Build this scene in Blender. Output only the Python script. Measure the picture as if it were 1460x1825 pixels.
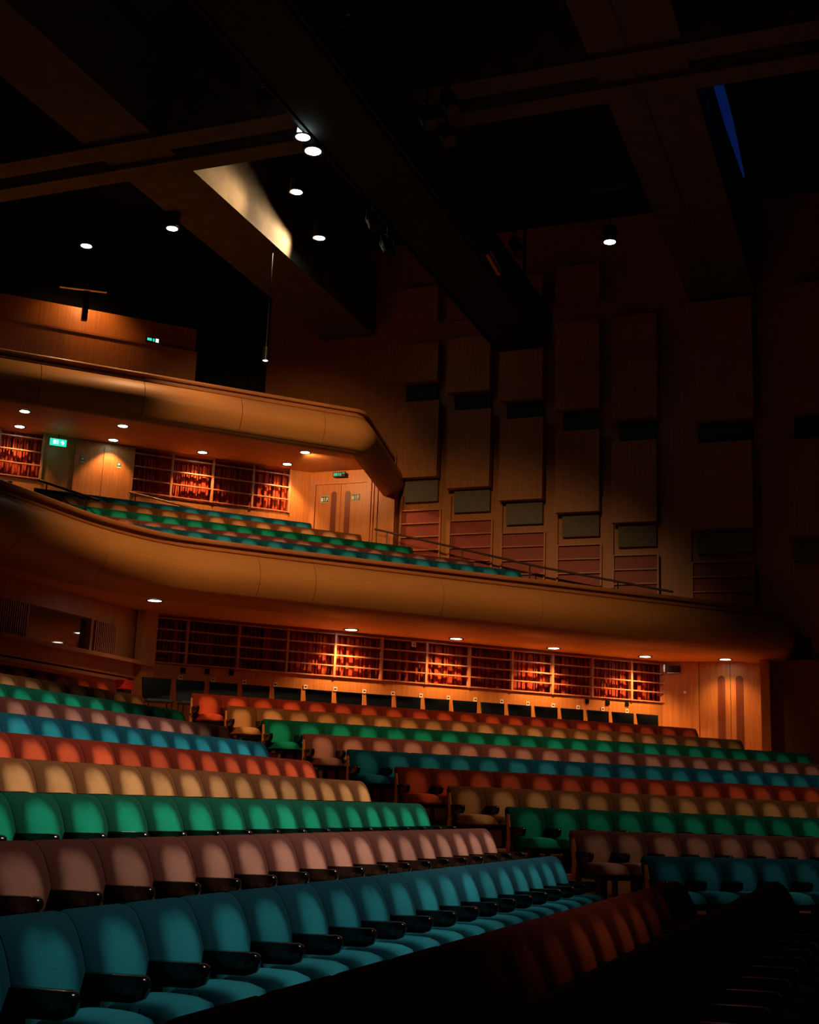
import bpy, bmesh, math, random
from mathutils import Vector, Matrix
random.seed(7)
for o in list(bpy.data.objects): bpy.data.objects.remove(o)
scn = bpy.context.scene
COL = scn.collection

# ------------------------------------------------------------------ camera
W, H = 1460, 1825
FPX, PITCH, ROLL = 2234.14, 0.2237, 0.0397
CZ = 1.5                                     # eye height above the flat stalls floor
cp, sp_, cr, sr = math.cos(PITCH), math.sin(PITCH), math.cos(ROLL), math.sin(ROLL)
FWD = Vector((0, cp, sp_)); UP0 = Vector((0, -sp_, cp)); RT0 = Vector((1, 0, 0))
RT = RT0*cr + UP0*sr; UP = UP0*cr - RT0*sr
cam = bpy.data.cameras.new('camera'); camo = bpy.data.objects.new('camera', cam); COL.objects.link(camo)
cam.sensor_fit = 'HORIZONTAL'; cam.sensor_width = 36; cam.lens = 36*FPX/W
cam.clip_end = 200
M = Matrix((RT, UP, -FWD)).transposed().to_4x4(); M.translation = Vector((0, 0, CZ))
camo.matrix_world = M
scn.camera = camo

def ray(px, py):
    xi = (px-W/2)/FPX; yi = (H/2-py)/FPX
    return FWD + RT*xi + UP*yi
def atz(px, py, z):                          # point of that pixel at height z above the eye
    r = ray(px, py); return r*(z/r.z)
def onplane(px, py, n, a):                   # point of that pixel on the upright plane n.P = a
    r = ray(px, py); return r*(a/(n[0]*r.x+n[1]*r.y))

# ------------------------------------------------------------------ world, exposure
wd = bpy.data.worlds.new('world'); scn.world = wd; wd.use_nodes = True
wd.node_tree.nodes['Background'].inputs[0].default_value = (0.22, 0.6, 0.6, 1)
wd.node_tree.nodes['Background'].inputs[1].default_value = 0.0
scn.view_settings.view_transform = 'Standard'; scn.view_settings.look = 'None'
scn.view_settings.gamma = 1; scn.view_settings.exposure = 0.0; scn.view_settings.use_curve_mapping = False

# ------------------------------------------------------------------ hall frames
PHL, PHR = 0.37603, 1.15697
uL = (math.sin(PHL), math.cos(PHL)); nL = (-math.cos(PHL), math.sin(PHL))
uR = (math.sin(PHR), math.cos(PHR)); nR = (-math.cos(PHR), math.sin(PHR))
def dot(p, v): return p[0]*v[0]+p[1]*v[1]
def LP(s, a, z=0): return Vector((s*uL[0]+a*nL[0], s*uL[1]+a*nL[1], z))
def RP(s, a, z=0): return Vector((s*uR[0]+a*nR[0], s*uR[1]+a*nR[1], z))
AL, DL, AR, DR, H0, DZ = 3.5678, 0.9733, 12.901, 1.0647, -0.5706, 0.2523
SEAT_H = 0.90
SINK = .08                                    # seat feet start this far above the seat frame's origin
FLAT = SINK
def floor_z(k): return CZ + H0 + DZ*k - SEAT_H + SINK if k >= 0 else FLAT
AW = 24.826            # rear wall under the circle (R frame)
SW = 30.0              # side wall (L frame s)
BW = 13.9              # control booth wall (L frame a)
CW = 31.62              # rear wall of the circle (R frame)
uRuL = uR[0]*uL[0]+uR[1]*uL[1]; nRuL = nR[0]*uL[0]+nR[1]*uL[1]
def s_side(a, S=SW+.3): return (S - a*nRuL)/uRuL      # R-frame s where the line a meets the side wall

# ------------------------------------------------------------------ materials
MATS = {}
def nodes_mat(name):
    m = bpy.data.materials.new(name); m.use_nodes = True
    nt = m.node_tree; b = nt.nodes['Principled BSDF']; MATS[name] = m
    return m, nt, b
def plain(name, col, rough=.6, metal=0, noise=.12, nscale=8, spec=.5):
    m, nt, b = nodes_mat(name)
    n = nt.nodes.new('ShaderNodeTexNoise'); n.inputs['Scale'].default_value = nscale; n.inputs['Detail'].default_value = 4
    g = nt.nodes.new('ShaderNodeNewGeometry'); nt.links.new(g.outputs['Position'], n.inputs['Vector'])
    r = nt.nodes.new('ShaderNodeValToRGB')
    r.color_ramp.elements[0].position = .3; r.color_ramp.elements[1].position = .7
    r.color_ramp.elements[0].color = (*[c*(1-noise) for c in col], 1); r.color_ramp.elements[1].color = (*[min(1, c*(1+noise)) for c in col], 1)
    nt.links.new(n.outputs['Fac'], r.inputs['Fac']); nt.links.new(r.outputs['Color'], b.inputs['Base Color'])
    b.inputs['Roughness'].default_value = rough; b.inputs['Metallic'].default_value = metal
    b.inputs['Specular IOR Level'].default_value = spec
    return m
def wood(name, c0, c1, rough=.42, along='z', coat=0.0, spec=.4):
    m, nt, b = nodes_mat(name)
    g = nt.nodes.new('ShaderNodeNewGeometry'); mp = nt.nodes.new('ShaderNodeMapping')
    mp.inputs['Scale'].default_value = (14, 14, .7) if along == 'z' else (1.2, 1.2, 16)
    n = nt.nodes.new('ShaderNodeTexNoise'); n.inputs['Scale'].default_value = 1.6; n.inputs['Detail'].default_value = 6; n.inputs['Roughness'].default_value = .62
    nt.links.new(g.outputs['Position'], mp.inputs['Vector']); nt.links.new(mp.outputs['Vector'], n.inputs['Vector'])
    n2 = nt.nodes.new('ShaderNodeTexNoise'); n2.inputs['Scale'].default_value = .7; nt.links.new(g.outputs['Position'], n2.inputs['Vector'])
    ad = nt.nodes.new('ShaderNodeMath'); ad.operation = 'MULTIPLY_ADD'; ad.inputs[1].default_value = .35
    nt.links.new(n2.outputs['Fac'], ad.inputs[0]); nt.links.new(n.outputs['Fac'], ad.inputs[2])
    r = nt.nodes.new('ShaderNodeValToRGB'); r.color_ramp.elements[0].position = .45; r.color_ramp.elements[1].position = .9
    r.color_ramp.elements[0].color = (*c0, 1); r.color_ramp.elements[1].color = (*c1, 1)
    nt.links.new(ad.outputs[0], r.inputs['Fac']); nt.links.new(r.outputs['Color'], b.inputs['Base Color'])
    bp = nt.nodes.new('ShaderNodeBump'); bp.inputs['Strength'].default_value = .06; bp.inputs['Distance'].default_value = .01
    nt.links.new(n.outputs['Fac'], bp.inputs['Height']); nt.links.new(bp.outputs['Normal'], b.inputs['Normal'])
    b.inputs['Roughness'].default_value = rough; b.inputs['Coat Weight'].default_value = coat
    b.inputs['Specular IOR Level'].default_value = spec
    return m
def glow(name, col, strength):
    m, nt, b = nodes_mat(name)
    b.inputs['Base Color'].default_value = (*col, 1); b.inputs['Emission Color'].default_value = (*col, 1)
    b.inputs['Emission Strength'].default_value = strength; b.inputs['Roughness'].default_value = .4
    return m
def fabric(name, col, worn):
    """moquette: deep nap, rubbed paler where backs lean against it (irregular patch in the seat's own frame)"""
    m, nt, b = nodes_mat(name)
    L = nt.links.new; N = nt.nodes.new
    tc = N('ShaderNodeTexCoord'); oi = N('ShaderNodeObjectInfo')
    sep = N('ShaderNodeSeparateXYZ'); L(tc.outputs['Object'], sep.inputs[0])
    off = N('ShaderNodeVectorMath'); off.operation = 'SCALE'; off.inputs[0].default_value = (17, 9, 13); L(oi.outputs['Random'], off.inputs['Scale'])
    addv = N('ShaderNodeVectorMath'); addv.operation = 'ADD'; L(tc.outputs['Object'], addv.inputs[0]); L(off.outputs[0], addv.inputs[1])
    nz = N('ShaderNodeTexNoise'); nz.inputs['Scale'].default_value = 5.5; nz.inputs['Detail'].default_value = 2; L(addv.outputs[0], nz.inputs['Vector'])
    def mth(op, a, bb, c=None):
        q = N('ShaderNodeMath'); q.operation = op
        for i, v in enumerate((a, bb, c)):
            if v is None: continue
            if isinstance(v, (int, float)): q.inputs[i].default_value = v
            else: L(v, q.inputs[i])
        return q.outputs[0]
    # |x|/.15 ^3 + |z-.60|/.2 ^3, wobbled
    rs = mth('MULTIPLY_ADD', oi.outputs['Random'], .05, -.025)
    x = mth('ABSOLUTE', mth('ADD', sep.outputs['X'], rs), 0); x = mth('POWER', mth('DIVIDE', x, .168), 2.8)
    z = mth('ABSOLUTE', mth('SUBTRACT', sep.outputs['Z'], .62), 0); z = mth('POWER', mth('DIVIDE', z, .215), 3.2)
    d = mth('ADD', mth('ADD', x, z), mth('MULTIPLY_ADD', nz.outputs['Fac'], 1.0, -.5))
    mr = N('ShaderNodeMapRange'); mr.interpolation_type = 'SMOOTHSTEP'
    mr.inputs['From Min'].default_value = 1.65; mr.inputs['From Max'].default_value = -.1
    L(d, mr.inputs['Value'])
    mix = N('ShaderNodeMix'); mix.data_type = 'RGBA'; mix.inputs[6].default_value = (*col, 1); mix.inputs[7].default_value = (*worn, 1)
    L(mr.outputs[0], mix.inputs[0])
    nf = N('ShaderNodeTexNoise'); nf.inputs['Scale'].default_value = 160; nf.inputs['Detail'].default_value = 1; L(addv.outputs[0], nf.inputs['Vector'])
    hs = N('ShaderNodeHueSaturation'); L(mix.outputs[2], hs.inputs['Color'])
    vv = mth('MULTIPLY_ADD', nf.outputs['Fac'], .5, .62); vv = mth('ADD', vv, mth('MULTIPLY', oi.outputs['Random'], .26)); L(vv, hs.inputs['Value'])
    L(hs.outputs['Color'], b.inputs['Base Color'])
    bp = N('ShaderNodeBump'); bp.inputs['Strength'].default_value = .25; bp.inputs['Distance'].default_value = .004
    L(nf.outputs['Fac'], bp.inputs['Height']); L(bp.outputs['Normal'], b.inputs['Normal'])
    b.inputs['Roughness'].default_value = .95; b.inputs['Specular IOR Level'].default_value = .1
    return m

FAB = {}
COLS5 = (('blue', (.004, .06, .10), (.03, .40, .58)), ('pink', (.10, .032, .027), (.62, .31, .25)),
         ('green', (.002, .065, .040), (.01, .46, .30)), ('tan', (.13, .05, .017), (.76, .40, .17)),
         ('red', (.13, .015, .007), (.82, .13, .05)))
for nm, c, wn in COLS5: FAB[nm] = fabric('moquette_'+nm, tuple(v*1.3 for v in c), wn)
wood('veneer', (.40, .15, .035), (.58, .25, .065))
wood('veneer_curved', (.44, .20, .055), (.52, .25, .075), rough=.45, along='h')
wood('rail_wood', (.36, .15, .05), (.50, .22, .08), rough=.35, along='h')
wood('frame_wood', (.50, .20, .09), (.62, .28, .13), rough=.4)
wood('slat_wood', (.22, .024, .008), (.42, .065, .019), rough=.65, spec=.15)
wood('inlay_wood', (.14, .035, .014), (.2, .055, .02), rough=.4)
wood('step_wood', (.50, .19, .05), (.68, .30, .09), rough=.45, along='h')
plain('soffit_paint', (.64, .31, .10), .7)
plain('concrete', (.13, .105, .075), .85, nscale=3, noise=.2)
plain('ceiling_black', (.007, .008, .008), .9)
plain('black_plastic', (.005, .009, .009), .18, noise=.05)
plain('black_metal', (.006, .006, .006), .4)
plain('dark_recess', (.012, .016, .016), .7)
plain('dark_band', (.055, .03, .016), .6)
plain('teal_cloth', (.03, .075, .07), .9)
plain('navy_vinyl', (.008, .018, .028), .7, spec=.2)
plain('navy_cloth', (.012, .035, .055), .8)
plain('white_enamel', (.75, .72, .66), .5)
plain('brass', (.55, .32, .12), .3, metal=1)
plain('steel', (.6, .6, .58), .25, metal=1)
plain('sign_green', (.01, .16, .09), .5)
plain('sign_white', (.75, .8, .75), .5)
plain('red_paint', (.7, .03, .015), .5)
plain('carpet', (.045, .022, .014), .95, nscale=40)
plain('red_panel', (.33, .045, .02), .5)
plain('grey_panel', (.16, .15, .10), .6)
glow('lamp_glow', (1, .93, .82), 14)
glow('lamp_glow_cool', (.8, 1, .97), 14)
glow('exit_glow', (.03, .75, .5), 1.1)
glow('exit_glow_dim', (.0, .45, .32), .5)
glow('exit_white', (.8, 1, .95), 1.2)
glow('blue_led', (.01, .05, .40), .12)
gm, gnt, gb = nodes_mat('booth_glass'); gb.inputs['Transmission Weight'].default_value = 1; gb.inputs['Roughness'].default_value = .02; gb.inputs['Base Color'].default_value = (.9, .95, .93, 1)
MM = MATS

# ------------------------------------------------------------------ mesh helpers
def link(o, parent=None, kind=None):
    COL.objects.link(o)
    if parent is not None: o.parent = parent
    if kind: o['kind'] = kind
    return o
def mesh_obj(name, verts, faces, mat, parent=None, kind=None, smooth=False, weld=False):
    me = bpy.data.meshes.new(name); me.from_pydata([tuple(v) for v in verts], [], faces); me.update()
    bm = bmesh.new(); bm.from_mesh(me)
    if weld: bmesh.ops.remove_doubles(bm, verts=bm.verts, dist=1e-5)
    bmesh.ops.recalc_face_normals(bm, faces=bm.faces); bm.to_mesh(me); bm.free()
    me.materials.append(MM[mat] if isinstance(mat, str) else mat)
    if smooth:
        me.shade_smooth()
        try: me.set_sharp_from_angle(angle=math.radians(48))
        except Exception: pass
    return link(bpy.data.objects.new(name, me), parent, kind)
class MB:
    def __init__(s): s.v = []; s.f = []
    def hexa(s, c):                           # 8 corners: 4 bottom ring, 4 top ring
        i = len(s.v); s.v += [tuple(p) for p in c]
        s.f += [(i, i+3, i+2, i+1), (i+4, i+5, i+6, i+7), (i, i+1, i+5, i+4), (i+1, i+2, i+6, i+5), (i+2, i+3, i+7, i+6), (i+3, i, i+4, i+7)]
        return s
    def box(s, x0, x1, y0, y1, z0, z1):
        return s.hexa([(x0, y0, z0), (x1, y0, z0), (x1, y1, z0), (x0, y1, z0), (x0, y0, z1), (x1, y0, z1), (x1, y1, z1), (x0, y1, z1)])
    def fbox(s, P, s0, s1, a0, a1, z0, z1):   # box in a hall frame (heights above the eye)
        z0 += CZ; z1 += CZ
        return s.hexa([P(s0, a0, z0), P(s1, a0, z0), P(s1, a1, z0), P(s0, a1, z0), P(s0, a0, z1), P(s1, a0, z1), P(s1, a1, z1), P(s0, a1, z1)])
    def prism(s, poly, z0, z1):               # polygon in plan
        n = len(poly); i = len(s.v)
        s.v += [(p[0], p[1], z0) for p in poly]+[(p[0], p[1], z1) for p in poly]
        s.f.append(tuple(range(i+n-1, i-1, -1))); s.f.append(tuple(range(i+n, i+2*n)))
        for k in range(n): s.f.append((i+k, i+(k+1) % n, i+n+(k+1) % n, i+n+k))
        return s
    def tube(s, pts, r, n=8):
        rings = []
        for k, p in enumerate(pts):
            p = Vector(p); t = (Vector(pts[min(k+1, len(pts)-1)])-Vector(pts[max(k-1, 0)])).normalized()
            a = t.cross(Vector((0, 0, 1)));  a = a.normalized() if a.length > 1e-3 else Vector((1, 0, 0)); b = t.cross(a)
            rr = r[k] if isinstance(r, (list, tuple)) else r
            i = len(s.v); s.v += [tuple(p+(a*math.cos(2*math.pi*j/n)+b*math.sin(2*math.pi*j/n))*rr) for j in range(n)]; rings.append(i)
        for a, b in zip(rings, rings[1:]):
            for j in range(n): s.f.append((a+j, a+(j+1) % n, b+(j+1) % n, b+j))
        s.f.append(tuple(rings[0]+j for j in range(n))); s.f.append(tuple(rings[-1]+n-1-j for j in range(n)))
        return s
    def build(s, name, mat, parent=None, kind=None, smooth=False, bevel=0):
        o = mesh_obj(name, s.v, s.f, mat, parent, kind, smooth)
        if bevel:
            bm = bmesh.new(); bm.from_mesh(o.data)
            bmesh.ops.bevel(bm, geom=bm.edges[:], offset=bevel, segments=2, affect='EDGES', profile=.6)
            bm.to_mesh(o.data); bm.free(); o.data.shade_smooth()
        return o
def thing(name, label, cat, loc=(0, 0, 0), rz=0, group=None):
    o = bpy.data.objects.new(name, None); o.empty_display_size = .1; o.location = loc; o.rotation_euler = (0, 0, rz); link(o)
    o['label'] = label; o['category'] = cat
    if group: o['group'] = group
    return o
def tag(o, label, cat, group=None):
    o['label'] = label; o['category'] = cat
    if group: o['group'] = group
    return o
def local(o, parent):                          # keep world place when parenting to a placed Empty
    bpy.context.view_layer.update(); o.parent = parent; o.matrix_parent_inverse = parent.matrix_world.inverted(); return o
def spot(name, loc, target, watts, angle, col=(1, .62, .32), blend=.6, radius=.06, parent=None):
    l = bpy.data.lights.new(name, 'SPOT'); l.energy = watts; l.color = col; l.spot_size = math.radians(angle); l.spot_blend = blend; l.shadow_soft_size = radius
    o = bpy.data.objects.new(name, l); link(o); o.location = loc
    o.rotation_euler = (Vector(target)-Vector(loc)).to_track_quat('-Z', 'Y').to_euler()
    if parent: local(o, parent)
    return o
WARM = (1, .52, .22); AMBER = (1, .42, .14); HOUSE = (1, .80, .60); COOL = (.75, .95, 1)
def up(v): return Vector((v[0], v[1], v[2]+CZ))

# ================================================================== STRUCTURE
# --- flat floor, ceiling
MB().prism([LP(-4, -9), LP(SW+.6, -9), LP(SW+.6, 20), LP(-4, 20)], -.2, FLAT).build('floor', 'carpet', kind='structure')
MB().prism([LP(-4, -9), LP(SW+.6, -9), LP(SW+.7, 34), LP(-4, 34)], CZ+15.2, CZ+15.5).build('ceiling', 'ceiling_black', kind='structure')

# --- stepped seating platforms; the two banks meet on the mitre in the aisle
def mitre(aLv, aRv):
    det = nL[0]*nR[1]-nL[1]*nR[0]
    return Vector(((aLv*nR[1]-nL[1]*aRv)/det, (nL[0]*aRv-aLv*nR[0])/det, 0))
FR = .66                                      # platform edge in front of the seat-back line
stalls = thing('seating_platform', 'stepped wooden platform carrying the stalls seat rows', 'platform')
del stalls['category']; del stalls['label']; stalls['kind'] = 'structure'; stalls.name = 'floor_stalls'
for k in range(0, 11):
    aL0, aR0 = AL+DL*k-FR, AR+DR*k-FR
    aL1, aR1 = (AL+DL*(k+1)-FR, AR+DR*(k+1)-FR) if k < 10 else (BW+.3, AW+.3)
    if k == 10: aL1 = max(aL1, aL0+.2)
    m0, m1 = mitre(aL0, aR0), mitre(aL1, aR1)
    e0, e1 = RP(s_side(aR0, SW+.3), aR0), RP(s_side(aR1, SW+.3), aR1)
    z = floor_z(k)
    MB().prism([LP(2, aL0), m0, m1, LP(2, aL1)], z-DZ-.02 if k else FLAT-.01, z).build('platform_step', 'step_wood', stalls)
    MB().prism([m0, e0, e1, m1], z-DZ-.02 if k else FLAT-.01, z).build('platform_step', 'step_wood', stalls)
# intermediate wooden steps in the aisle
for k in range(1, 10):
    m0 = mitre(AL+DL*k-FR, AR+DR*k-FR); mid = Vector((uL[0]+uR[0], uL[1]+uR[1], 0)).normalized(); bk = Vector((-mid.y, mid.x, 0))
    c = m0 - bk*.28
    q = [c+mid*t+bk*b for t, b in ((-.75, 0), (.75, 0), (.75, .34), (-.75, .34))]
    MB().prism(q, floor_z(k-1)-.01, floor_z(k)-DZ/2).build('aisle_step', 'step_wood', stalls)

# --- rear wall under the circle (angled), with slat bays
MULL = [5.2, 6.13, 7.2, 8.25, 9.31, 10.38, 11.44, 12.49, 13.56, 14.61, 15.67, 16.74, 17.68]
wall_back = MB().fbox(RP, 4.9, s_side(AW, SW), AW, AW+.25, -CZ, 2.40).build('wall_back', 'veneer', kind='structure')
MB().fbox(RP, 4.9, s_side(AW, SW), AW, AW+.25, 3.34, 3.44).build('top_strip', 'veneer', wall_back)
MB().fbox(RP, 17.70, s_side(AW, SW), AW, AW+.25, 2.40, 3.34).build('end_panel', 'veneer', wall_back)
MB().fbox(RP, 4.9, 5.18, AW, AW+.25, 2.40, 3.34).build('end_panel', 'veneer', wall_back)
MB().fbox(RP, 4.9, 17.9, AW+.42, AW+.5, 2.3, 3.44).build('recess_back', 'slat_wood', wall_back)
def slat_bay(P, s0, s1, a, z0, z1, parent, rng, mat='slat_wood'):
    mb = MB(); s = s0+.03
    while s < s1-.05:
        w = rng.choice((.028, .034, .045, .06, .085)); d = rng.uniform(0, .16)
        mb.fbox(P, s, min(s+w, s1-.02), a+.07+d, a+.10+d, z0, z1); s += w+rng.uniform(.012, .05)
    return mb.build('slats', mat, parent, kind='stuff')
rng = random.Random(3)
NROW = 4
for i, (s0, s1) in enumerate(zip(MULL, MULL[1:])):
    bay = thing('slat_bay', '', 'wall panel', RP((s0+s1)/2, AW, CZ+2.42), 0)
    parts = [slat_bay(RP, s0, s1, AW, 2.42, 3.32, None, rng)]
    for r in range(NROW+1):
        z = 2.42+(3.31-2.42)*r/NROW
        parts.append(MB().fbox(RP, s0+.02, s1-.02, AW-.035, AW+.05, z-.013, z+.013).build('rail', 'frame_wood'))
    parts.append(MB().fbox(RP, s0-.024, s0+.024, AW-.045, AW+.06, 2.40, 3.33).build('mullion', 'frame_wood'))
    if i == 11: parts.append(MB().fbox(RP, s1-.024, s1+.024, AW-.045, AW+.06, 2.40, 3.33).build('mullion', 'frame_wood'))
    for p in parts: local(p, bay)
    bay['label'] = ['first', 'second', 'third', 'fourth', 'fifth', 'sixth', 'seventh', 'eighth', 'ninth', 'tenth', 'eleventh', 'last'][i]+' slatted lattice bay from the wooden pier under the curved balcony'
    bay['group'] = 'slatted bays under the curved balcony'

# --- control booth wall on the left, parallel to the near rows
bend = mitre(BW, AW)
sB = dot(bend, uL)
wall_left = MB().fbox(LP, 8, sB, BW, BW+.25, -CZ, 2.40).build('wall_left', 'veneer', kind='structure')
MB().fbox(LP, 8, sB, BW, BW+.25, 3.0, 3.44).build('upper_strip', 'veneer', wall_left)
for a, b in ((8, 17.6), (19.4, sB)):
    MB().fbox(LP, a, b, BW, BW+.25, 2.40, 3.0).build('side_strip', 'veneer', wall_left)
MB().fbox(LP, 17.4, 19.6, BW+.6, BW+.7, 2.2, 3.2).build('booth_back', 'veneer', wall_left)
MB().fbox(LP, 17.6, 19.4, BW+.12, BW+.13, 2.40, 3.0).build('window_pane', 'booth_glass', wall_left)
MB().fbox(LP, 8, sB-.1, BW-.30, BW, 2.30, 2.37).build('ledge', 'rail_wood', wall_left)
MB().fbox(LP, 8, sB-.1, BW-.12, BW, 2.04, 2.30).build('ledge_fascia', 'veneer', wall_left)
MB().fbox(LP, 8, sB-.75, BW-.16, BW, 1.94, 2.0).build('lower_bead', 'rail_wood', wall_left)
def grille(s0, s1, lab):
    g = thing('speaker_grille', lab, 'grille', LP((s0+s1)/2, BW, CZ+2.4), 0, 'grilles beside the booth window')
    mb = MB()
    n = int((s1-s0)/.055)
    for i in range(n+1): mb.fbox(LP, s0+i*(s1-s0)/n-.010, s0+i*(s1-s0)/n+.010, BW-.05, BW-.02, 2.42, 2.98)
    local(mb.build('upright_bars', 'frame_wood', kind='stuff'), g)
    mb = MB()
    for i in range(9): mb.fbox(LP, s0, s1, BW-.035, BW-.01, 2.42+i*.07-.006, 2.42+i*.07+.006)
    local(mb.build('cross_bars', 'veneer', kind='stuff'), g)
    local(MB().fbox(LP, s0, s1, BW-.008, BW, 2.41, 2.99).build('backing', 'dark_recess'), g)
grille(16.75, 17.5, 'wooden lattice grille at the far side of the booth window from the pier')
grille(19.5, 20.15, 'wooden lattice grille between the booth window and the pier')
# wooden pier where the two walls meet
MB().prism([bend+Vector((*[-.0*x for x in nL], 0)), LP(sB-.45, BW-.06), LP(sB-.40, BW-.22), LP(sB+.02, BW-.24), RP(5.12, AW-.04)], 0, CZ+3.42).build('trim_1', 'veneer', kind='structure')

# --- side wall (perpendicular to the near rows)
wall_right = MB().fbox(LP, SW+.4, SW+.7, -9, 19.3, -CZ, 15.2).build('wall_right', 'veneer', kind='structure')
def sbox(x0, x1, y0, y1, S0=SW, S1=SW+.4, name='panel', mat='veneer', parent=None, kind=None, mb=None):
    ym = (y0+y1)/2; xm = (x0+x1)/2
    a0 = dot(onplane(x0, ym, uL, S0), nL); a1 = dot(onplane(x1, ym, uL, S0), nL)
    zt = onplane(xm, y0, uL, S0).z; zb = onplane(xm, y1, uL, S0).z
    m = mb or MB(); m.fbox(LP, S0, S1, min(a0, a1), max(a0, a1), zb, zt)
    return m.build(name, mat, parent, kind) if mb is None else m
def sa(x, y): return dot(onplane(x, y, uL, SW), nL)
def sz(x, y): return onplane(x, y, uL, SW).z
# lower level lining beside and over the door
MB().fbox(LP, SW, SW+.4, sa(1246, 1250), mitre(0, 0).x*0+sa(1184, 1250)+.1, -CZ, 3.44).build('lining', 'veneer', wall_right)
MB().fbox(LP, SW, SW+.4, sa(1362, 1250), sa(1246, 1250), sz(1303, 1181), 3.44).build('lining', 'veneer', wall_right)
MB().fbox(LP, SW-.7, SW+.4, sa(1378, 1250), sa(1362, 1250), -CZ, 3.44).build('lining', 'veneer', wall_right)
MB().fbox(LP, SW+.2, SW+.4, -9, sa(1378, 1250), -CZ, 3.44).build('lining', 'veneer', wall_right)

# --- circle: rear wall with slat bays and doors
zc0, zc1 = 7.385, 8.54
ubay = [4.73, 5.54, 6.40, 7.27, 8.08]; ubay = [v*CW/24.8 for v in ubay]
def cs(x, y=860): return dot(onplane(x, y, nR, CW), uR)
sCR = s_side(CW, SW)
wall_circle = MB().fbox(RP, -4, sCR, CW, CW+.3, 4.5, zc0-.04).build('wall_back_circle', 'veneer', kind='structure')
for a, b, mt in ((cs(72), ubay[0]-.04, 'veneer'), (ubay[-1]+.03, sCR, 'veneer')):
    MB().fbox(RP, a, b, CW, CW+.3, zc0-.04, zc1+.06).build('wall_panel', mt, wall_circle)
MB().fbox(RP, -4, sCR, CW+.45, CW+.55, zc0-.2, zc1+.2).build('recess_back', 'slat_wood', wall_circle)
lb = [cs(70)-1.06*i for i in range(4)][::-1]
bays = list(zip(lb, lb[1:]))+list(zip(ubay, ubay[1:]))
for i, (s0, s1) in enumerate(bays):
    bay = thing('slat_bay', ['', '', '', 'first', 'second', 'third', 'fourth'][i]+' red slatted bay from the plain double door behind the balcony seats' if i >= 3 else ['third', 'second', 'first'][i]+' red slatted bay beyond the glowing exit sign', 'wall panel', RP((s0+s1)/2, CW, CZ+zc0), 0, 'red slatted bays behind the balcony seats')
    parts = [slat_bay(RP, s0, s1, CW, zc0, zc1, None, rng)]
    for r in range(4):
        z = zc0+.01+(zc1-zc0)*r/3.4
        parts.append(MB().fbox(RP, s0+.02, s1-.02, CW-.035, CW+.05, z-.014, z+.014).build('rail', 'frame_wood'))
    parts.append(MB().fbox(RP, s0-.026, s0+.026, CW-.045, CW+.06, zc0-.02, zc1+.05).build('mullion', 'frame_wood'))
    if i in (2, len(bays)-1): parts.append(MB().fbox(RP, s1-.026, s1+.026, CW-.045, CW+.06, zc0-.02, zc1+.05).build('mullion', 'frame_wood'))
    for p in parts: local(p, bay)
# upper continuation of the rear wall above the top balcony
sU = cs(352, 620)
wall_top = MB().fbox(RP, -4, sU, CW, CW+.4, 8.62, onplane(200, 603, nR, CW).z).build('wall_back_top', 'veneer', kind='structure')
MB().fbox(RP, -4, sU, CW+.25, CW+.4, onplane(200, 603, nR, CW).z, onplane(200, 553, nR, CW).z).build('upper_band', 'veneer', wall_top)
MB().fbox(RP, -4, sU, CW-.04, CW+.25, onplane(200, 603, nR, CW).z-.02, onplane(200, 603, nR, CW).z+.03).build('bead', 'rail_wood', wall_top)
MB().fbox(RP, -16, s_side(CW+1.6, SW+.4), CW+1.5, CW+1.7, 4.5, 15.2).build('wall_back_upper', 'ceiling_black', kind='structure')
# circle side lining with the exit doors
zsill = 4.5
aC0, aC1 = sa(703, 900), dot(RP(sCR, CW), nL)
dx0, dx1 = sa(652, 900), sa(561, 900)
ztop = sz(605, 838)
MB().fbox(LP, SW, SW+.4, aC0, dx0, zsill, ztop+.3).build('lining', 'veneer', wall_right)
MB().fbox(LP, SW, SW+.4, dx1, aC1+.2, zsill, ztop+.3).build('lining', 'veneer', wall_right)
MB().fbox(LP, SW, SW+.4, dx0, dx1, sz(605, 862), ztop+.3).build('lining', 'veneer', wall_right)
for x in (660, 665, 672):
    MB().fbox(LP, SW-.03, SW, sa(x, 900)-.02, sa(x, 900)+.02, zsill, ztop-.1).build('fillet', 'veneer', wall_right)

# --- doors
def double_door(n, a0, a1, z0, z1, S, sl_w, sl_top, mat, bottom):
    d = bpy.data.objects.new('door_%d' % n, None); link(d, kind='structure'); d.location = LP(S, (a0+a1)/2, CZ+z0)
    am = (a0+a1)/2
    for b0, b1 in ((a0+.01, am-.006), (am+.006, a1-.01)):
        lf = MB().fbox(LP, S+.03, S+.08, b0, b1, z0, z1).build('door_leaf', mat); local(lf, d)
        c = b1-.20 if b1 < am else b0+.20
        pts = [(c-sl_w/2, bottom), (c+sl_w/2, bottom)]
        pts += [(c+sl_w/2*math.cos(t), sl_top-sl_w/2+sl_w/2*math.sin(t)) for t in [math.pi*i/8 for i in range(9)]]
        v = [LP(S+.022, p[0], CZ+p[1]) for p in pts]+[LP(S+.032, p[0], CZ+p[1]) for p in pts]; m = len(pts)
        f = [tuple(range(m)), tuple(range(2*m-1, m-1, -1))]+[(i, (i+1) % m, m+(i+1) % m, m+i) for i in range(m)]
        il = mesh_obj('vision_slot', v, f, 'inlay_wood'); local(il, lf)
    local(MB().fbox(LP, S+.06, S+.1, a0, a1, z0, z1).build('door_back', 'dark_recess'), d)
    return d
zfd = floor_z(10)-CZ
double_door(1, sa(1360, 1250), sa(1246, 1250), zfd, sz(1303, 1181), SW, .17, sz(1303, 1204), 'veneer', sz(1303, 1300)-.45)
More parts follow.
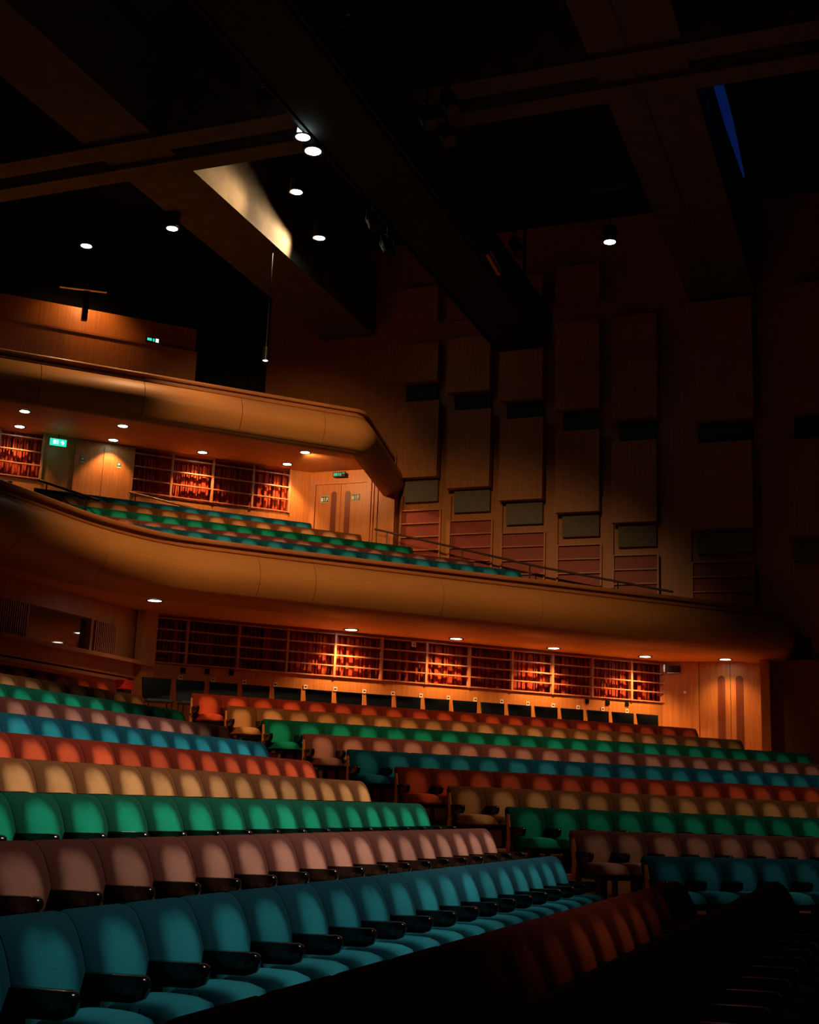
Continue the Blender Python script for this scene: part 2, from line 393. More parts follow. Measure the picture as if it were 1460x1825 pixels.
double_door(2, dx0, dx1, zsill+1.4, sz(605, 862), SW, .16, sz(605, 875), 'veneer', zsill+1.5)

# --- sweeping balcony fronts
def outward(pts):
    out = []
    for i, p in enumerate(pts):
        a = pts[max(i-1, 0)]; b = pts[min(i+1, len(pts)-1)]; t = (b-a); t.z = 0; t.normalize(); out.append(Vector((t.y, -t.x, 0)))
    return out
def sweep(pts, outs, prof, name, mat, parent, closed=True, smooth=True):
    v = []; f = []; n = len(prof)
    for p, o in zip(pts, outs): v += [(p.x+o.x*q[0], p.y+o.y*q[0], CZ+q[1]) for q in prof]
    for i in range(len(pts)-1):
        for j in range(n if closed else n-1):
            f.append((i*n+j, i*n+(j+1) % n, (i+1)*n+(j+1) % n, (i+1)*n+j))
    if closed: f.append(tuple(range(n))); f.append(tuple((len(pts)-1)*n+n-1-j for j in range(n)))
    return mesh_obj(name, v, f, mat, parent, smooth=smooth)
def resample(pts, step=.25):
    out = [pts[0].copy()]; acc = 0
    for a, b in zip(pts, pts[1:]):
        L_ = (b-a).length; t = step-acc
        while t < L_: out.append(a.lerp(b, t/L_)); t += step
        acc = (acc+L_) % step
    out.append(pts[-1].copy()); return out
def smooth_poly(pts, it=3):
    for _ in range(it):
        q = [pts[0]]
        for a, b in zip(pts, pts[1:]): q += [a.lerp(b, .25), a.lerp(b, .75)]
        pts = q+[pts[-1]]
    return pts
ZR = 4.42
rimpx = [(0, 856), (65, 880), (120, 901), (171, 919), (240, 938), (308, 953.5), (411, 967)]
c = [Vector((p.x, p.y, 0)) for p in (atz(x, y, ZR) for x, y in rimpx)]
c0 = c[0]-Vector((uL[0], uL[1], 0))*5
rim_pts = [c0]+c+[RP(7.2, 22.0), RP(12, 22.0), RP(18.0, 22.0), RP(18.5, 22.0)]
e = RP(18.75, 22.0); tail = onplane(1392, 1115, uL, SW+.3); tail.z = 0
rim_pts = resample(smooth_poly(rim_pts+[e, e.lerp(tail, .12), e.lerp(tail, .4), tail], 3), .22)
rim_out = outward(rim_pts)
PANEL = [(.02+.30*math.sin(math.pi*(.06+.88*i/12))**.85, 4.20-.80*i/12) for i in range(13)]
def profile_panel(front, back_o): return front+[(back_o, front[-1][1]), (back_o, front[0][1])]
def balcony(name, label, pts, outs, zshift, seams_s, frame_u, gap=.80):
    B = thing(name, label, 'balcony', (pts[0].x, pts[0].y, CZ+3.4+zshift))
    sh = lambda pr: [(o, z+zshift) for o, z in pr]
    P = []
    P.append(sweep(pts, outs, sh([(.085, 4.335), (.095, 4.355), (.095, 4.395), (.075, 4.415), (.04, 4.42), (-.16, 4.42), (-.18, 4.335)]), 'top_rail', 'rail_wood', None))
    P.append(sweep(pts, outs, sh([(.02, 4.335), (.015, 4.265), (-.12, 4.265), (-.12, 4.335)]), 'rail_band', 'rail_wood', None))
    P.append(sweep(pts, outs, sh([(.055, 4.265), (.06, 4.245), (.05, 4.225), (-.12, 4.225), (-.12, 4.265)]), 'rail_bead', 'rail_wood', None))
    P.append(sweep(pts, outs, sh([(.01, 4.225), (.01, 4.20), (-.1, 4.20), (-.1, 4.225)]), 'rail_groove', 'rail_wood', None))
    # curved fascia panels between the seams
    idx = [0]
    for sv in seams_s:
        idx.append(min(range(len(pts)), key=lambda i: abs(dot(pts[i], frame_u)-sv)))
    idx = sorted(set(idx+[len(pts)-1]))
    for a, b in zip(idx, idx[1:]):
        pp = [p.copy() for p in pts[a:b+1]]; oo = outs[a:b+1]
        if len(pp) < 2: continue
        d0 = (pp[1]-pp[0]).normalized()*.006; d1 = (pp[-1]-pp[-2]).normalized()*.006
        pp[0] = pp[0]+d0; pp[-1] = pp[-1]-d1
        P.append(sweep(pp, oo, sh(profile_panel(PANEL, -.05)), 'fascia_panel', 'veneer_curved', None))
    P.append(sweep(pts, outs, sh([(-.03, 4.2), (-.03, 3.40), (-.12, 3.40), (-.12, 4.2)]), 'fascia_core', 'veneer_curved', None))
    P.append(sweep(pts, outs, sh([(.06, 3.40), (.02, 3.37), (-gap*.7, 3.34), (-gap, 3.355), (-gap, 3.42), (.02, 3.42)]), 'underside', 'veneer_curved', None))
    for p in P: local(p, B)
    return B
seams = [dot(onplane(x, y, nR, 22.0), uR) for x, y in ((563, 1035), (772, 1055), (960, 1080), (1145, 1105))]
s_l = []
for x, y in ((36, 905), (185, 960), (441, 1035)):
    p = atz(x, y, 3.85); s_l.append(dot(p, uR))
balcony('balcony', 'long curved wooden balcony front sweeping above the stalls', rim_pts, rim_out, 0, s_l+seams, uR)
ZU = 8.88
e2 = RP(10.3, 26.5); tail2 = onplane(704, 790, uL, SW+.3); tail2.z = 0
up_pts = resample(smooth_poly([RP(-5, 26.5), RP(2, 26.5), RP(10.0, 26.5), RP(10.22, 26.5), e2, e2.lerp(tail2, .02), e2.lerp(tail2, .09), e2.lerp(tail2, .5), tail2], 3), .22)
up_out = outward(up_pts)
seams2 = [dot(onplane(x, y, nR, 26.3), uR) for x, y in ((73, 665), (252, 695), (424, 722), (583, 750))]
balcony('balcony', 'straight topmost wooden balcony front with a rounded end', up_pts, up_out, ZU-4.42, seams2, uR, gap=.2)

# --- soffits
def offset(pts, outs, d): return [p+o*d for p, o in zip(pts, outs)]
lip = offset(rim_pts, rim_out, -.78)
low_poly = [p for p in lip if dot(p, uL) < SW+.35]+[RP(s_side(AW, SW+.38), AW+.24), RP(s_side(AW, SW+.38), AW+.3), RP(4.5, AW+.3), LP(8, BW+.3)]
MB().prism([(p.x, p.y) for p in low_poly], CZ+3.38, CZ+3.48).build('ceiling_under_balcony', 'soffit_paint', kind='structure')
lip2 = offset(up_pts, up_out, -.12)
up_poly = [p for p in lip2 if dot(p, uL) < SW+.35]+[RP(s_side(CW, SW+.38), CW+.3), RP(-5, CW+.3)]
MB().prism([(p.x, p.y) for p in up_poly], CZ+8.58, CZ+8.70).build('ceiling_under_top_balcony', 'soffit_paint', kind='structure')

# --- circle seating steps
CA = [23.3+1.02*j for j in range(5)]
CT = [onplane(480, y, nR, a).z for y, a in zip((961, 953, 941, 930, 921), CA)]
circle_floor = bpy.data.objects.new('floor_circle', None); link(circle_floor, kind='structure')
for j, (a, z) in enumerate(zip(CA, CT)):
    a0 = a-.6; a1 = CA[j+1]-.6 if j < 4 else CW
    MB().prism([RP(-4, a0), RP(s_side(a0, SW+.38), a0), RP(s_side(a1, SW+.38), a1), RP(-4, a1)], CZ+3.5, CZ+z-.9).build('platform_step', 'carpet', circle_floor)

# --- side wall acoustic panels and the red lattice under them
COLS = [(710, 780, (612, 680, 715, 850)), (797, 873, (600, 697, 730, 868)), (890, 967, (592, 712, 745, 890)), (990, 1068, (572, 728, 767, 912)),
        (1090, 1170, (560, 745, 785, 930)), (1231, 1341, (533, 747, 787, 942)), (1402, 1520, (500, 735, 780, 955))]
ORD = ['beside the rounded end of the top balcony', 'in the second column from the top balcony', 'in the third column from the top balcony', 'in the fourth column from the top balcony',
       'in the fifth column from the top balcony', 'in the wide sixth column from the top balcony', 'beyond the wide dark wall strip']
for i, (x0, x1, ys) in enumerate(COLS):
    for j, (y0, y1) in enumerate(((ys[0], ys[1]), (ys[2], ys[3]))):
        o = sbox(x0, x1, y0, y1, SW, SW+.25, 'acoustic_panel', 'veneer')
        o.data.materials[0] = MM['veneer']
        tag(o, ('upper' if j == 0 else 'lower')+' brown acoustic panel '+ORD[i], 'panel', 'acoustic panels on the side wall')
    # panel above, mostly lost in the dark
    if i < 4:
        o = sbox(x0, x1, ys[0]-100, ys[0]-38, SW, SW+.25, 'acoustic_panel', 'veneer')
        tag(o, 'topmost dim acoustic panel '+ORD[i], 'panel', 'acoustic panels on the side wall')
    sbox(x0+14, x1, ys[1], ys[2], SW+.28, SW+.4, 'gap_backing', 'teal_cloth', wall_right)
    sbox(x0+12, x1, ys[3]+6, ys[3]+44, SW+.26, SW+.4, 'gap_backing', 'grey_panel', wall_right)
    if i < 6:
        b = ys[3]+ (56 if i < 2 else 56)
        z0, z1 = sz((x0+x1)/2, b+90), sz((x0+x1)/2, b); a0, a1 = sa(x1, b), sa(x0, b)
        t = thing('lattice_panel', 'dark red lattice panel '+ORD[i], 'wall panel', LP(SW+.3, (a0+a1)/2, CZ+z0), 0, 'red lattice panels on the side wall')
        local(MB().fbox(LP, SW+.28, SW+.4, a0, a1, z0-.6, z1).build('field', 'red_panel'), t)
        for r in range(4):
            z = z1-.36*r
            local(MB().fbox(LP, SW+.2, SW+.3, a0, a1, z-.014, z+.014).build('rail', 'frame_wood'), t)
        for aa in (a0, a1): local(MB().fbox(LP, SW+.2, SW+.3, aa-.02, aa+.02, z0-.6, z1).build('stile', 'frame_wood'), t)
# upright timber strips between the columns
for xa, xb in ((704, 709), (780, 796), (873, 889), (967, 989), (1068, 1089), (1176, 1229)):
    ym = 930
    MB().fbox(LP, SW+.3, SW+.4, sa(xb, ym), sa(xa, ym), 4.4, sz(xa, 880)).build('upright_strip', 'veneer', wall_right)

# --- ceiling beams (concrete) and the dark lighting bridge
ZB = 12.5
def beamL(name, a0, a1, s0, s1, z0, z1, mat='concrete', kind='structure'):
    return MB().fbox(LP, s0, s1, a0, a1, z0, z1).build(name, mat, kind=kind)
def la(x, y, z=ZB): p = atz(x, y, z); return dot(p, nL)
def ls(x, y, z=ZB): p = atz(x, y, z); return dot(p, uL)
b1a, b1b = la(450, 405), la(300, 385)
beam1 = beamL('ceiling_beam_1', b1a, b1b, 4, SW+.4, ZB+.06, 14.4)
b2a, b2b = la(1280, 300), la(1130, 300)
beam2 = beamL('ceiling_beam_2', b2a, b2b, 4, SW+.4, ZB+.06, 14.4)
MB().fbox(LP, 4, SW+.4, (b2a+b2b)/2+.12, (b2a+b2b)/2+.2, ZB+.04, ZB+.07).build('groove', 'concrete', beam2)
s_u0, s_u1 = ls(250, 250+8), ls(250, 272)
s_l0, s_l1 = ls(250, 312), ls(250, 292)
bx = bpy.data.objects.new('ceiling_beam_3', None); link(bx, kind='structure')
cA, cB = -6, 19
q0 = ls(250, 245); q1 = ls(250, 272); q2 = ls(250, 293); q3 = ls(250, 316)
MB().fbox(LP, q0, q1, cA, cB, ZB-.05, 14.2).build('rib', 'concrete', bx)
MB().fbox(LP, q2, q3, cA, cB, ZB-.05, 14.2).build('rib', 'concrete', bx)
MB().fbox(LP, min(q1, q2)-.01, max(q1, q2)+.01, cA, cB, ZB+.95, 14.0).build('slot', 'concrete', bx)
ZG = 11.0
bridge = thing('lighting_bridge', 'long black lighting bridge hung below the concrete beams', 'lighting bridge', LP(14, la(640, 200, ZG), CZ+ZG))
g0, g1 = la(760, 330, ZG), 9.0
local(MB().fbox(LP, 6, SW-1.5, g0, g1, ZG, ZG+.12).build('deck', 'ceiling_black'), bridge)
for aa in (g0, g1):
    local(MB().fbox(LP, 6, SW-1.5, aa-.06, aa+.06, ZG, ZG+.9).build('side_rail', 'ceiling_black'), bridge)
for i in range(8):
    s = 8+i*2.6
    for aa in (g0, g1): local(MB().fbox(LP, s-.03, s+.03, aa-.03, aa+.03, ZG+.9, 15.2).build('hanger', 'black_metal'), bridge)

# ================================================================== SEATS
def nth(i):
    w = ['first', 'second', 'third', 'fourth', 'fifth', 'sixth', 'seventh', 'eighth', 'ninth', 'tenth', 'eleventh', 'twelfth', 'thirteenth', 'fourteenth', 'fifteenth',
         'sixteenth', 'seventeenth', 'eighteenth', 'nineteenth', 'twentieth']
    return w[i] if i < 20 else 'twenty-'+w[i-20]
SP = .53
def back_mesh():
    prof = [(.065, .40), (.082, .48), (.078, .56), (.062, .64), (.038, .71), (.005, .78), (-.028, .835), (-.06, .87), (-.095, .893), (-.13, .897), (-.155, .885), (-.165, .86), (-.14, .70), (-.06, .42)]
    xs = [-.262, -.258, -.247, -.225, -.17, -.09, 0, .09, .17, .225, .247, .258, .262]
    v = []; f = []; n = len(prof)
    cy, cz = -.04, .66
    for x in xs:
        t = abs(x)/.262; k = 1-.10*max(0, t-.80)/.2 * max(0, (t-.80)/.2); bul = .022*(1-t*t)
        for i, (y, z) in enumerate(prof):
            yy = cy+(y-cy)*(k if i > 1 else 1); zz = z if i in (0, n-1) else cz+(z-cz)*(1-.03*max(0, (t-.86)/.14))
            v.append((x, yy+(bul if i < 8 else 0), zz))
    for i in range(len(xs)-1):
        for j in range(n): f.append((i*n+j, i*n+(j+1) % n, (i+1)*n+(j+1) % n, (i+1)*n+j))
    f.append(tuple(range(n))); f.append(tuple((len(xs)-1)*n+n-1-j for j in range(n)))
    return v, f
def cushion_mesh():
    v = []; f = []; nx, ny = 9, 9
    for top in (1, 0):
        for i in range(nx):
            for j in range(ny):
                a = -1+2*i/(nx-1); b = -1+2*j/(ny-1)
                x = .245*a*(1-.06*b*b*(1 if top else 2)); y = .30+.235*b*(1-.05*a*a)
                e = (1-abs(a)**4)*(1-abs(b)**4)
                z = .40+(.125*e**.5 if top else -.05*e**.5)
                v.append((x, y, z))
    m = nx*ny
    for i in range(nx-1):
        for j in range(ny-1):
            q = [i*ny+j, (i+1)*ny+j, (i+1)*ny+j+1, i*ny+j+1]; f.append(tuple(q)); f.append(tuple(m+k for k in reversed(q)))
    return v, f
def tmp(fn, name, mat='black_plastic', smooth=True, weld=False):
    v, f = fn(); o = mesh_obj(name, v, f, mat, smooth=smooth, weld=weld); me = o.data; bpy.data.objects.remove(o); return me
def boxmesh(name, dims, mat, bevel=0, extra=()):
    mb = MB().box(*dims)
    for e_ in extra: mb.box(*e_)
    o = mb.build(name, mat, bevel=bevel); me = o.data; bpy.data.objects.remove(o); return me
BACK = {}; CUSH = {}
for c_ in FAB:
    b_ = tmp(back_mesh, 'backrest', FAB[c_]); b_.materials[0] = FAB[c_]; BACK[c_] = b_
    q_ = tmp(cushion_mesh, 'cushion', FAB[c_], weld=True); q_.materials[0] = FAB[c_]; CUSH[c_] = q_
def tilted_panel(name, x0, x1, mat, prof):
    n = len(prof); v = [(x0, y, z) for y, z in prof]+[(x1, y, z) for y, z in prof]
    f = [tuple(range(n)), tuple(range(2*n-1, n-1, -1))]+[(i, (i+1) % n, n+(i+1) % n, n+i) for i in range(n)]
    o = mesh_obj(name, v, f, mat); me = o.data; bpy.data.objects.remove(o); return me
SHELL = tilted_panel('back_shell', -.25, .25, 'black_plastic', [(-.168, .86), (-.06, .40), (-.03, .34), (-.06, .32), (-.09, .38), (-.185, .85)])
def arm_mesh():
    pr = [(.02, .52), (.32, .53), (.36, .545), (.38, .575), (.383, .61), (.376, .632), (.36, .643), (.335, .646), (.02, .638)]
    v = []; f = []; n = len(pr); xs = [(-.031, .93), (-.026, 1), (.026, 1), (.031, .93)]
    for x, k in xs:
        for y, z in pr: v.append((x, .235+(y-.235)*(1-(1-k)*.3), .61+(z-.61)*k))
    for i in range(3):
        for j in range(n): f.append((i*n+j, i*n+(j+1) % n, (i+1)*n+(j+1) % n, (i+1)*n+j))
    f.append(tuple(range(n))); f.append(tuple(3*n+n-1-j for j in range(n)))
    return v, f
ARM = tmp(arm_mesh, 'armrest')
POST = boxmesh('armrest_post', (-.016, .016, .04, .13, .08, .585), 'black_plastic')
PAN = boxmesh('seat_pan', (-.22, .22, .08, .50, .325, .362), 'black_plastic', extra=((-.04, .04, .10, .26, .08, .34), (-.12, .12, .06, .32, .08, .10)))
PLATE = boxmesh('number_plate', (.031, .033, .27, .315, .565, .60), 'grey_panel')
CHEEK = tilted_panel('end_panel', -.012, .012, 'step_wood', [(.05, .30), (.085, .50), (.0, .80), (-.04, .80), (-.02, .50), (-.05, .30)])
AISLE = boxmesh('glint_knob', (-.012, .012, -.02, .02, -.02, .02), 'brass')  # added brass knob, stands in for a glint on the armrest tip
def rot_for(ph): return math.atan2(-math.cos(ph), -math.sin(ph))
def child(name, me, parent, loc=(0, 0, 0)):
    o = bpy.data.objects.new(name, me); o.location = loc; return link(o, parent)
def seat(col, loc, ph, label, group, first=False, last=False, plate=True, cheek=False):
    t = thing('theatre_chair', label, 'chair', Vector(loc)-Vector((0, 0, SINK)), rot_for(ph), group)
    child('backrest', BACK[col], t); child('cushion', CUSH[col], t); child('back_shell', SHELL, t); child('seat_pan', PAN, t)
    ends = [-.265] + ([.265] if first else [])
    for x in ends:
        a = child('armrest', ARM, t, (x, 0, 0))
        if plate: child('number_plate', PLATE, a)
        child('armrest_post', POST, t, (x, 0, 0))
    if cheek:
        child('end_panel', CHEEK, t, (.285, 0, 0))
        child('glint_knob', AISLE, t, (.312, .10, .50))
    return t
CN = {0: 'blue', 1: 'pink', 2: 'green', 3: 'tan', 4: 'red'}
def colour(k): return CN[k % 5]
DESC = {'blue': 'teal blue', 'pink': 'dusty pink', 'green': 'bright green', 'tan': 'tan brown', 'red': 'rust red'}
def project(P):
    d_ = Vector((P[0], P[1], P[2]-CZ)); w = d_.dot(FWD); return W/2+FPX*d_.dot(RT)/w, H/2-FPX*d_.dot(UP)/w
SL = {0: 4.97, 1: 6.09, 2: 6.95, 3: 8.03, 4: 9.51, 5: 10.54, 6: 12.03, 7: 13.36, 8: 14.0, 9: 15.1}
LEND = {0: 14.13, 1: 14.61, 2: 14.97, 3: 15.37, 4: 15.77, 5: 16.23, 6: 16.87, 7: 17.13, 8: 17.5, 9: 17.9}
LLAB = {0: 'in the nearest teal row, booth side', 1: 'in the lower pink row, booth side', 2: 'in the lower green row, booth side',
        3: 'in the bright tan row, booth side', 4: 'in the bright red row, booth side', 5: 'in the upper blue row, booth side',
        6: 'in the upper pink row, booth side', 7: 'in the upper green row, booth side', 8: 'in the dim tan row, booth side', 9: 'in the last row, booth side'}
for k in range(0, 10):
    s_end = LEND[k]; n = 0; cs_ = []
    s = s_end-SP/2
    while True:
        P = LP(s, AL+DL*k, floor_z(k))
        if project(LP(s+SP/2+.1, AL+DL*k-.3, floor_z(k)+.6))[0] < -25: break
        cs_.append(s); s -= SP
    for i, s in enumerate(cs_):
        lab = DESC[colour(k)]+' seat, '+nth(i)+' from the aisle steps, '+LLAB[k]
        seat(colour(k), LP(s, AL+DL*k, floor_z(k)), PHL, lab, 'stalls seats row %s booth side' % ('abcdefghij'[k]), plate=k < 4)
# flat front rows
for nm, a, s_end, col, lab in (('front', 1.70, 11.0, 'red', 'rust brown seat, %s from the row end, flat row before the teal seats'),
                               ('very front', .97, 11.9, 'tan', 'dim olive tan seat, %s from the row end, before the rust brown row')):
    s = s_end-SP/2; i = 0
    while s > 1.6:
        P = LP(s, a, 0)
        x, y = project(P+Vector((0, 0, .85)))
        if P.y > .9 and y < 1850 and x > -60: seat(col, P+Vector((0, 0, SINK+.01)), PHL, lab % nth(i), 'flat stalls seats '+nm+' row', plate=True)
        s -= SP; i += 1
RLAB = {0: 'in the lowest blue row across the aisle', 1: 'in the lower pink row across the aisle', 2: 'in the lower green row across the aisle', 3: 'in the lower tan row across the aisle',
        4: 'in the lower red row across the aisle', 5: 'in the upper blue row across the aisle', 6: 'in the upper pink row across the aisle', 7: 'in the upper green row across the aisle',
        8: 'in the upper tan row across the aisle', 9: 'in the back row before the navy chairs'}
for k in range(0, 10):
    s0 = 8.94-.355*k; a = AR+DR*k; s = s0+SP/2; i = 0
    smax = {9: 17.05, 8: 17.45, 7: 18.4, 6: 19.2}.get(k, 99)
    while True:
        P = RP(s, a, floor_z(k))
        if project(P+Vector((0, 0, .8)))[0] > 1478 or s+SP/2 > smax: break
        lab = DESC[colour(k)]+' seat, '+nth(i)+' from the aisle steps, '+RLAB[k]
        seat(colour(k), P, PHR, lab, 'stalls seats row %s across the aisle' % ('abcdefghij'[k]), first=i == 0, plate=False, cheek=i == 0)
        s += SP; i += 1
# circle seats, seen only as strips above the balcony rail
ccol = ['blue', 'pink', 'green', 'tan', 'blue']
cend = [930, 845, 737, 645, 556]
def balcony_seat_mesh(col):
    v, f = back_mesh(); v2, f2 = cushion_mesh(); n = len(v); o = mesh_obj('balcony_chair', v+v2, f+[tuple(n+i for i in q) for q in f2], FAB[col], smooth=True, weld=True)
    bm = bmesh.new(); bm.from_mesh(o.data)
    for (x0, x1, y0, y1, z0, z1) in ((-.29, -.24, .0, .42, .57, .64), (-.04, .04, .08, .25, .0, .38), (-.2, .2, .06, .48, .33, .37)):
        r = bmesh.ops.create_cube(bm, size=1); 
        for vv in r['verts']: vv.co = Vector(((x0+x1)/2+vv.co.x*(x1-x0), (y0+y1)/2+vv.co.y*(y1-y0), (z0+z1)/2+vv.co.z*(z1-z0)))
        for fc in {fc for vv in r['verts'] for fc in vv.link_faces}: fc.material_index = 1
    bm.to_mesh(o.data); bm.free(); o.data.materials.append(MM['black_plastic']); me = o.data; bpy.data.objects.remove(o); return me
CM = {c_: balcony_seat_mesh(c_) for c_ in ('blue', 'pink', 'green', 'tan')}
CLAB = ['teal blue balcony seat, %s from the side handrail, row at the curved rail', 'dusty pink balcony seat, %s from the side aisle, second row', 'dark green balcony seat, %s from the side aisle, middle row', 'brown balcony seat, %s from the side aisle, fourth row', 'dark blue balcony seat, %s from the side aisle, last row']
for j, a in enumerate(CA):
    z = CT[j]-SEAT_H+CZ
    s = dot(onplane(cend[j], {0: 1030, 1: 1005, 2: 975, 3: 955, 4: 940}[j], nR, a), uR)-SP/2
    ci = 0
    while True:
        P = RP(s, a, z); x, y = project(P+Vector((0, 0, .9)))
        if x < 40: break
        # stop where the sweeping rail cuts across the row
        if min((Vector((P.x, P.y, 0))-q).dot(-o_) for q, o_ in zip(rim_pts, rim_out) if (Vector((P.x, P.y, 0))-q).length < 2.5) < .45 if any((Vector((P.x, P.y, 0))-q).length < 2.5 for q in rim_pts) else False: break
        o = bpy.data.objects.new('balcony_chair', CM[ccol[j]]); o.location = P; o.rotation_euler = (0, 0, rot_for(PHR)); link(o)
        tag(o, CLAB[j] % nth(ci), 'chair', 'balcony seats row '+'abcde'[j]); ci += 1
        s -= SP

# ================================================================== LOOSE CHAIRS AND TAGS ALONG THE REAR WALL
def chair_parts():
    prof = []
    back = MB().hexa([(-.26, -.20, .50), (.26, -.20, .50), (.26, -.16, .50), (-.26, -.16, .50), (-.285, -.27, .91), (.285, -.27, .91), (.285, -.22, .91), (-.285, -.22, .91)])
    o = back.build('backrest', 'navy_vinyl', bevel=.012); b = o.data; bpy.data.objects.remove(o)
    o = MB().box(-.25, .25, -.20, .26, .43, .48).build('seat', 'navy_cloth', bevel=.015); s_ = o.data; bpy.data.objects.remove(o)
    o = MB().tube([(0, 0, 0), (0, 0, .44)], .013, 6).build('leg', 'black_metal', smooth=True); l_ = o.data; bpy.data.objects.remove(o)
    return b, s_, l_
CB, CS, CLG = chair_parts()
AC = AR+DR*10.3
s = 16.62; i = 0; CHZ = -.06
while s > 5.2:
    P = RP(s, AC-.1, floor_z(10))
    lab = 'navy padded chair, '+nth(i)+' from the lower double door, along the rear wall'
    c_ = thing('stacking_chair', lab, 'chair', P, rot_for(PHR), 'navy chairs along the rear wall')
    child('backrest', CB, c_); child('seat', CS, c_)
    for xx, yy in ((-.22, -.18), (.22, -.18), (-.22, .22), (.22, .22)): child('leg', CLG, c_, (xx, yy, 0))
    tg = MB().box(-.042, .042, -.006, .006, -.042, .042)
    o = tg.build('seat_number_tag', 'white_enamel'); o.location = RP(s, AW-.007, CZ+2.155); o.rotation_euler = (0, 0, rot_for(PHR)); tag(o, 'small white number tag above the '+nth(i)+' navy chair from the lower double door', 'tag', 'number tags above the navy chairs')
    mk = MB().box(-.022, .022, .006, .009, -.01, .014).build('printed_mark', 'black_plastic', o)
    s -= .66; i += 1
for wi, (x, y) in enumerate(((326, 1195), (369, 1197), (412, 1199), (1046, 1250), (1083, 1252), (1117, 1254))):
    p = onplane(x, y, nR, AW)
    t = MB().box(-.05, .05, -.012, .012, -.055, .055).build('wall_socket', 'black_plastic', bevel=.006); t.location = Vector((p.x, p.y, p.z+CZ)) - Vector((nR[0], nR[1], 0))*.012; t.rotation_euler = (0, 0, rot_for(PHR))
    tag(t, nth(wi if wi < 3 else 5-wi)+' square black wall socket from the '+('pier' if x < 500 else 'door')+' end of the rear wall', 'socket', 'black wall sockets')

# ================================================================== LAMPS
def downlight(p, label, group, watts, angle=105, col=WARM, r=.09, lens='lamp_glow', target=None, blend=.75, radius=.05, name='downlight', beam='lamp_beam'):
    t = thing(name, label, 'lamp', p, 0, group)
    v = []; f = []; n = 20
    for rr, zz in ((r*1.3, 0), (r*1.28, -.012), (r, -.012), (r*.92, .0)): v += [(rr*math.cos(2*math.pi*i/n), rr*math.sin(2*math.pi*i/n), zz) for i in range(n)]
    for k in range(3):
        for i in range(n): f.append((k*n+i, k*n+(i+1) % n, (k+1)*n+(i+1) % n, (k+1)*n+i))
    mesh_obj('trim_ring', v, f, 'black_metal', t, smooth=True)
    v = [(r*.95*math.cos(2*math.pi*i/n), r*.95*math.sin(2*math.pi*i/n), -.008) for i in range(n)]+[(0, 0, -.016)]
    mesh_obj('lens', v, [(i, (i+1) % n, n) for i in range(n)], lens, t)
    if watts:
        spot(beam, Vector(p)+Vector((0, 0, -.04)), target or (Vector(p)-Vector((0, 0, 3))), watts, angle, col, blend, radius, parent=t)
    return t
for di, (x, y, w) in enumerate(((276, 1070, 22), (626, 1122, 150), (813, 1138, 120), (987, 1155, 130), (1150, 1170, 140), (1293, 1175, 130))):
    p = atz(x, y, 3.375)
    downlight(up(p), nth(di)+' round downlight from the wooden pier, under the curved balcony', 'downlights under the curved balcony', w*(2.0 if 500 < x < 1200 else .8), 112 if 500 < x < 1200 else 125, (1, .48, .18), .13, blend=.8, target=RP(dot(p, uR), AW-.15, CZ+1.6) if 500 < x < 1200 else None)
for di, (x, y, w) in enumerate(((44, 733, 60), (35, 760, 60), (219, 759, 60), (202, 784, 60), (361, 806, 130), (544, 806, 90), (512, 827, 120))):
    p = atz(x, y, 8.575)
    downlight(up(p), 'round downlight under the top balcony '+['before the glowing exit sign', 'just above the glowing exit sign', 'before the plain double door', 'just above the plain double door', 'over the second slatted bay', 'nearest the rounded balcony end', 'over the last slatted bay'][di], 'downlights under the top balcony', w*(1.9 if dot(p, nR) > 30.6 else (2.2 if x == 544 else 1.8)), 92 if dot(p, nR) > 30.6 else 120, (1, .46, .17), .12, 'lamp_glow_cool', blend=.55,
              target=RP(dot(p, uR), CW, CZ+7.0) if dot(p, nR) > 30.6 else (LP(SW, (dx0+dx1)/2, CZ+7.2) if x == 544 else None))
def ceil_lamp(x, y, z, lab, w, ang=70, tgt=None, col=HOUSE, r=.13, lens='lamp_glow_cool'):
    p = up(atz(x, y, z))
    t = downlight(p, lab, 'ceiling lamps', w, ang, col, r, lens, tgt)
    hh = MB().tube([(0, 0, .0), (0, 0, .32)], r*1.25, 14).build('can', 'black_metal', t, smooth=True)
    hh2 = MB().tube([(0, 0, .3), (0, 0, 15.2+CZ-p.z)], .015, 6).build('drop_rod', 'black_metal', t)
    return t
ceil_lamp(154, 438, 12.2, 'small ceiling lamp farther from the beam above the top balcony', 380, 84, RP(1.6, 25.7, CZ+8.6), WARM)
ceil_lamp(307, 407, 12.2, 'small ceiling lamp close to the long concrete beam above the top balcony', 520, 84, RP(5.0, 25.7, CZ+8.6), WARM)
ceil_lamp(558, 269, 10.9, 'ceiling lamp beside the bright triangular floodlight', 1500, 46, RP(8.2, 26.4, CZ+8.5), WARM, r=.15)
bm1 = LP(22.5, b1a, CZ+13.3)
ceil_lamp(529, 342, 12.95, 'ceiling lamp beside the upper part of the lit beam face', 420, 112, LP(21.6, b1a, CZ+13.0), (1, .62, .3))
ceil_lamp(570, 424, 12.95, 'ceiling lamp beside the bright patch of the lit beam face', 620, 112, LP(24.2, b1a, CZ+12.95), (1, .68, .38))
ceil_lamp(1087, 431, 11.8, 'single ceiling lamp above the side wall panels', 0)
ceil_lamp(473, 642, 9.8, 'tiny lamp hanging beyond the top balcony rail', 0, r=.06)

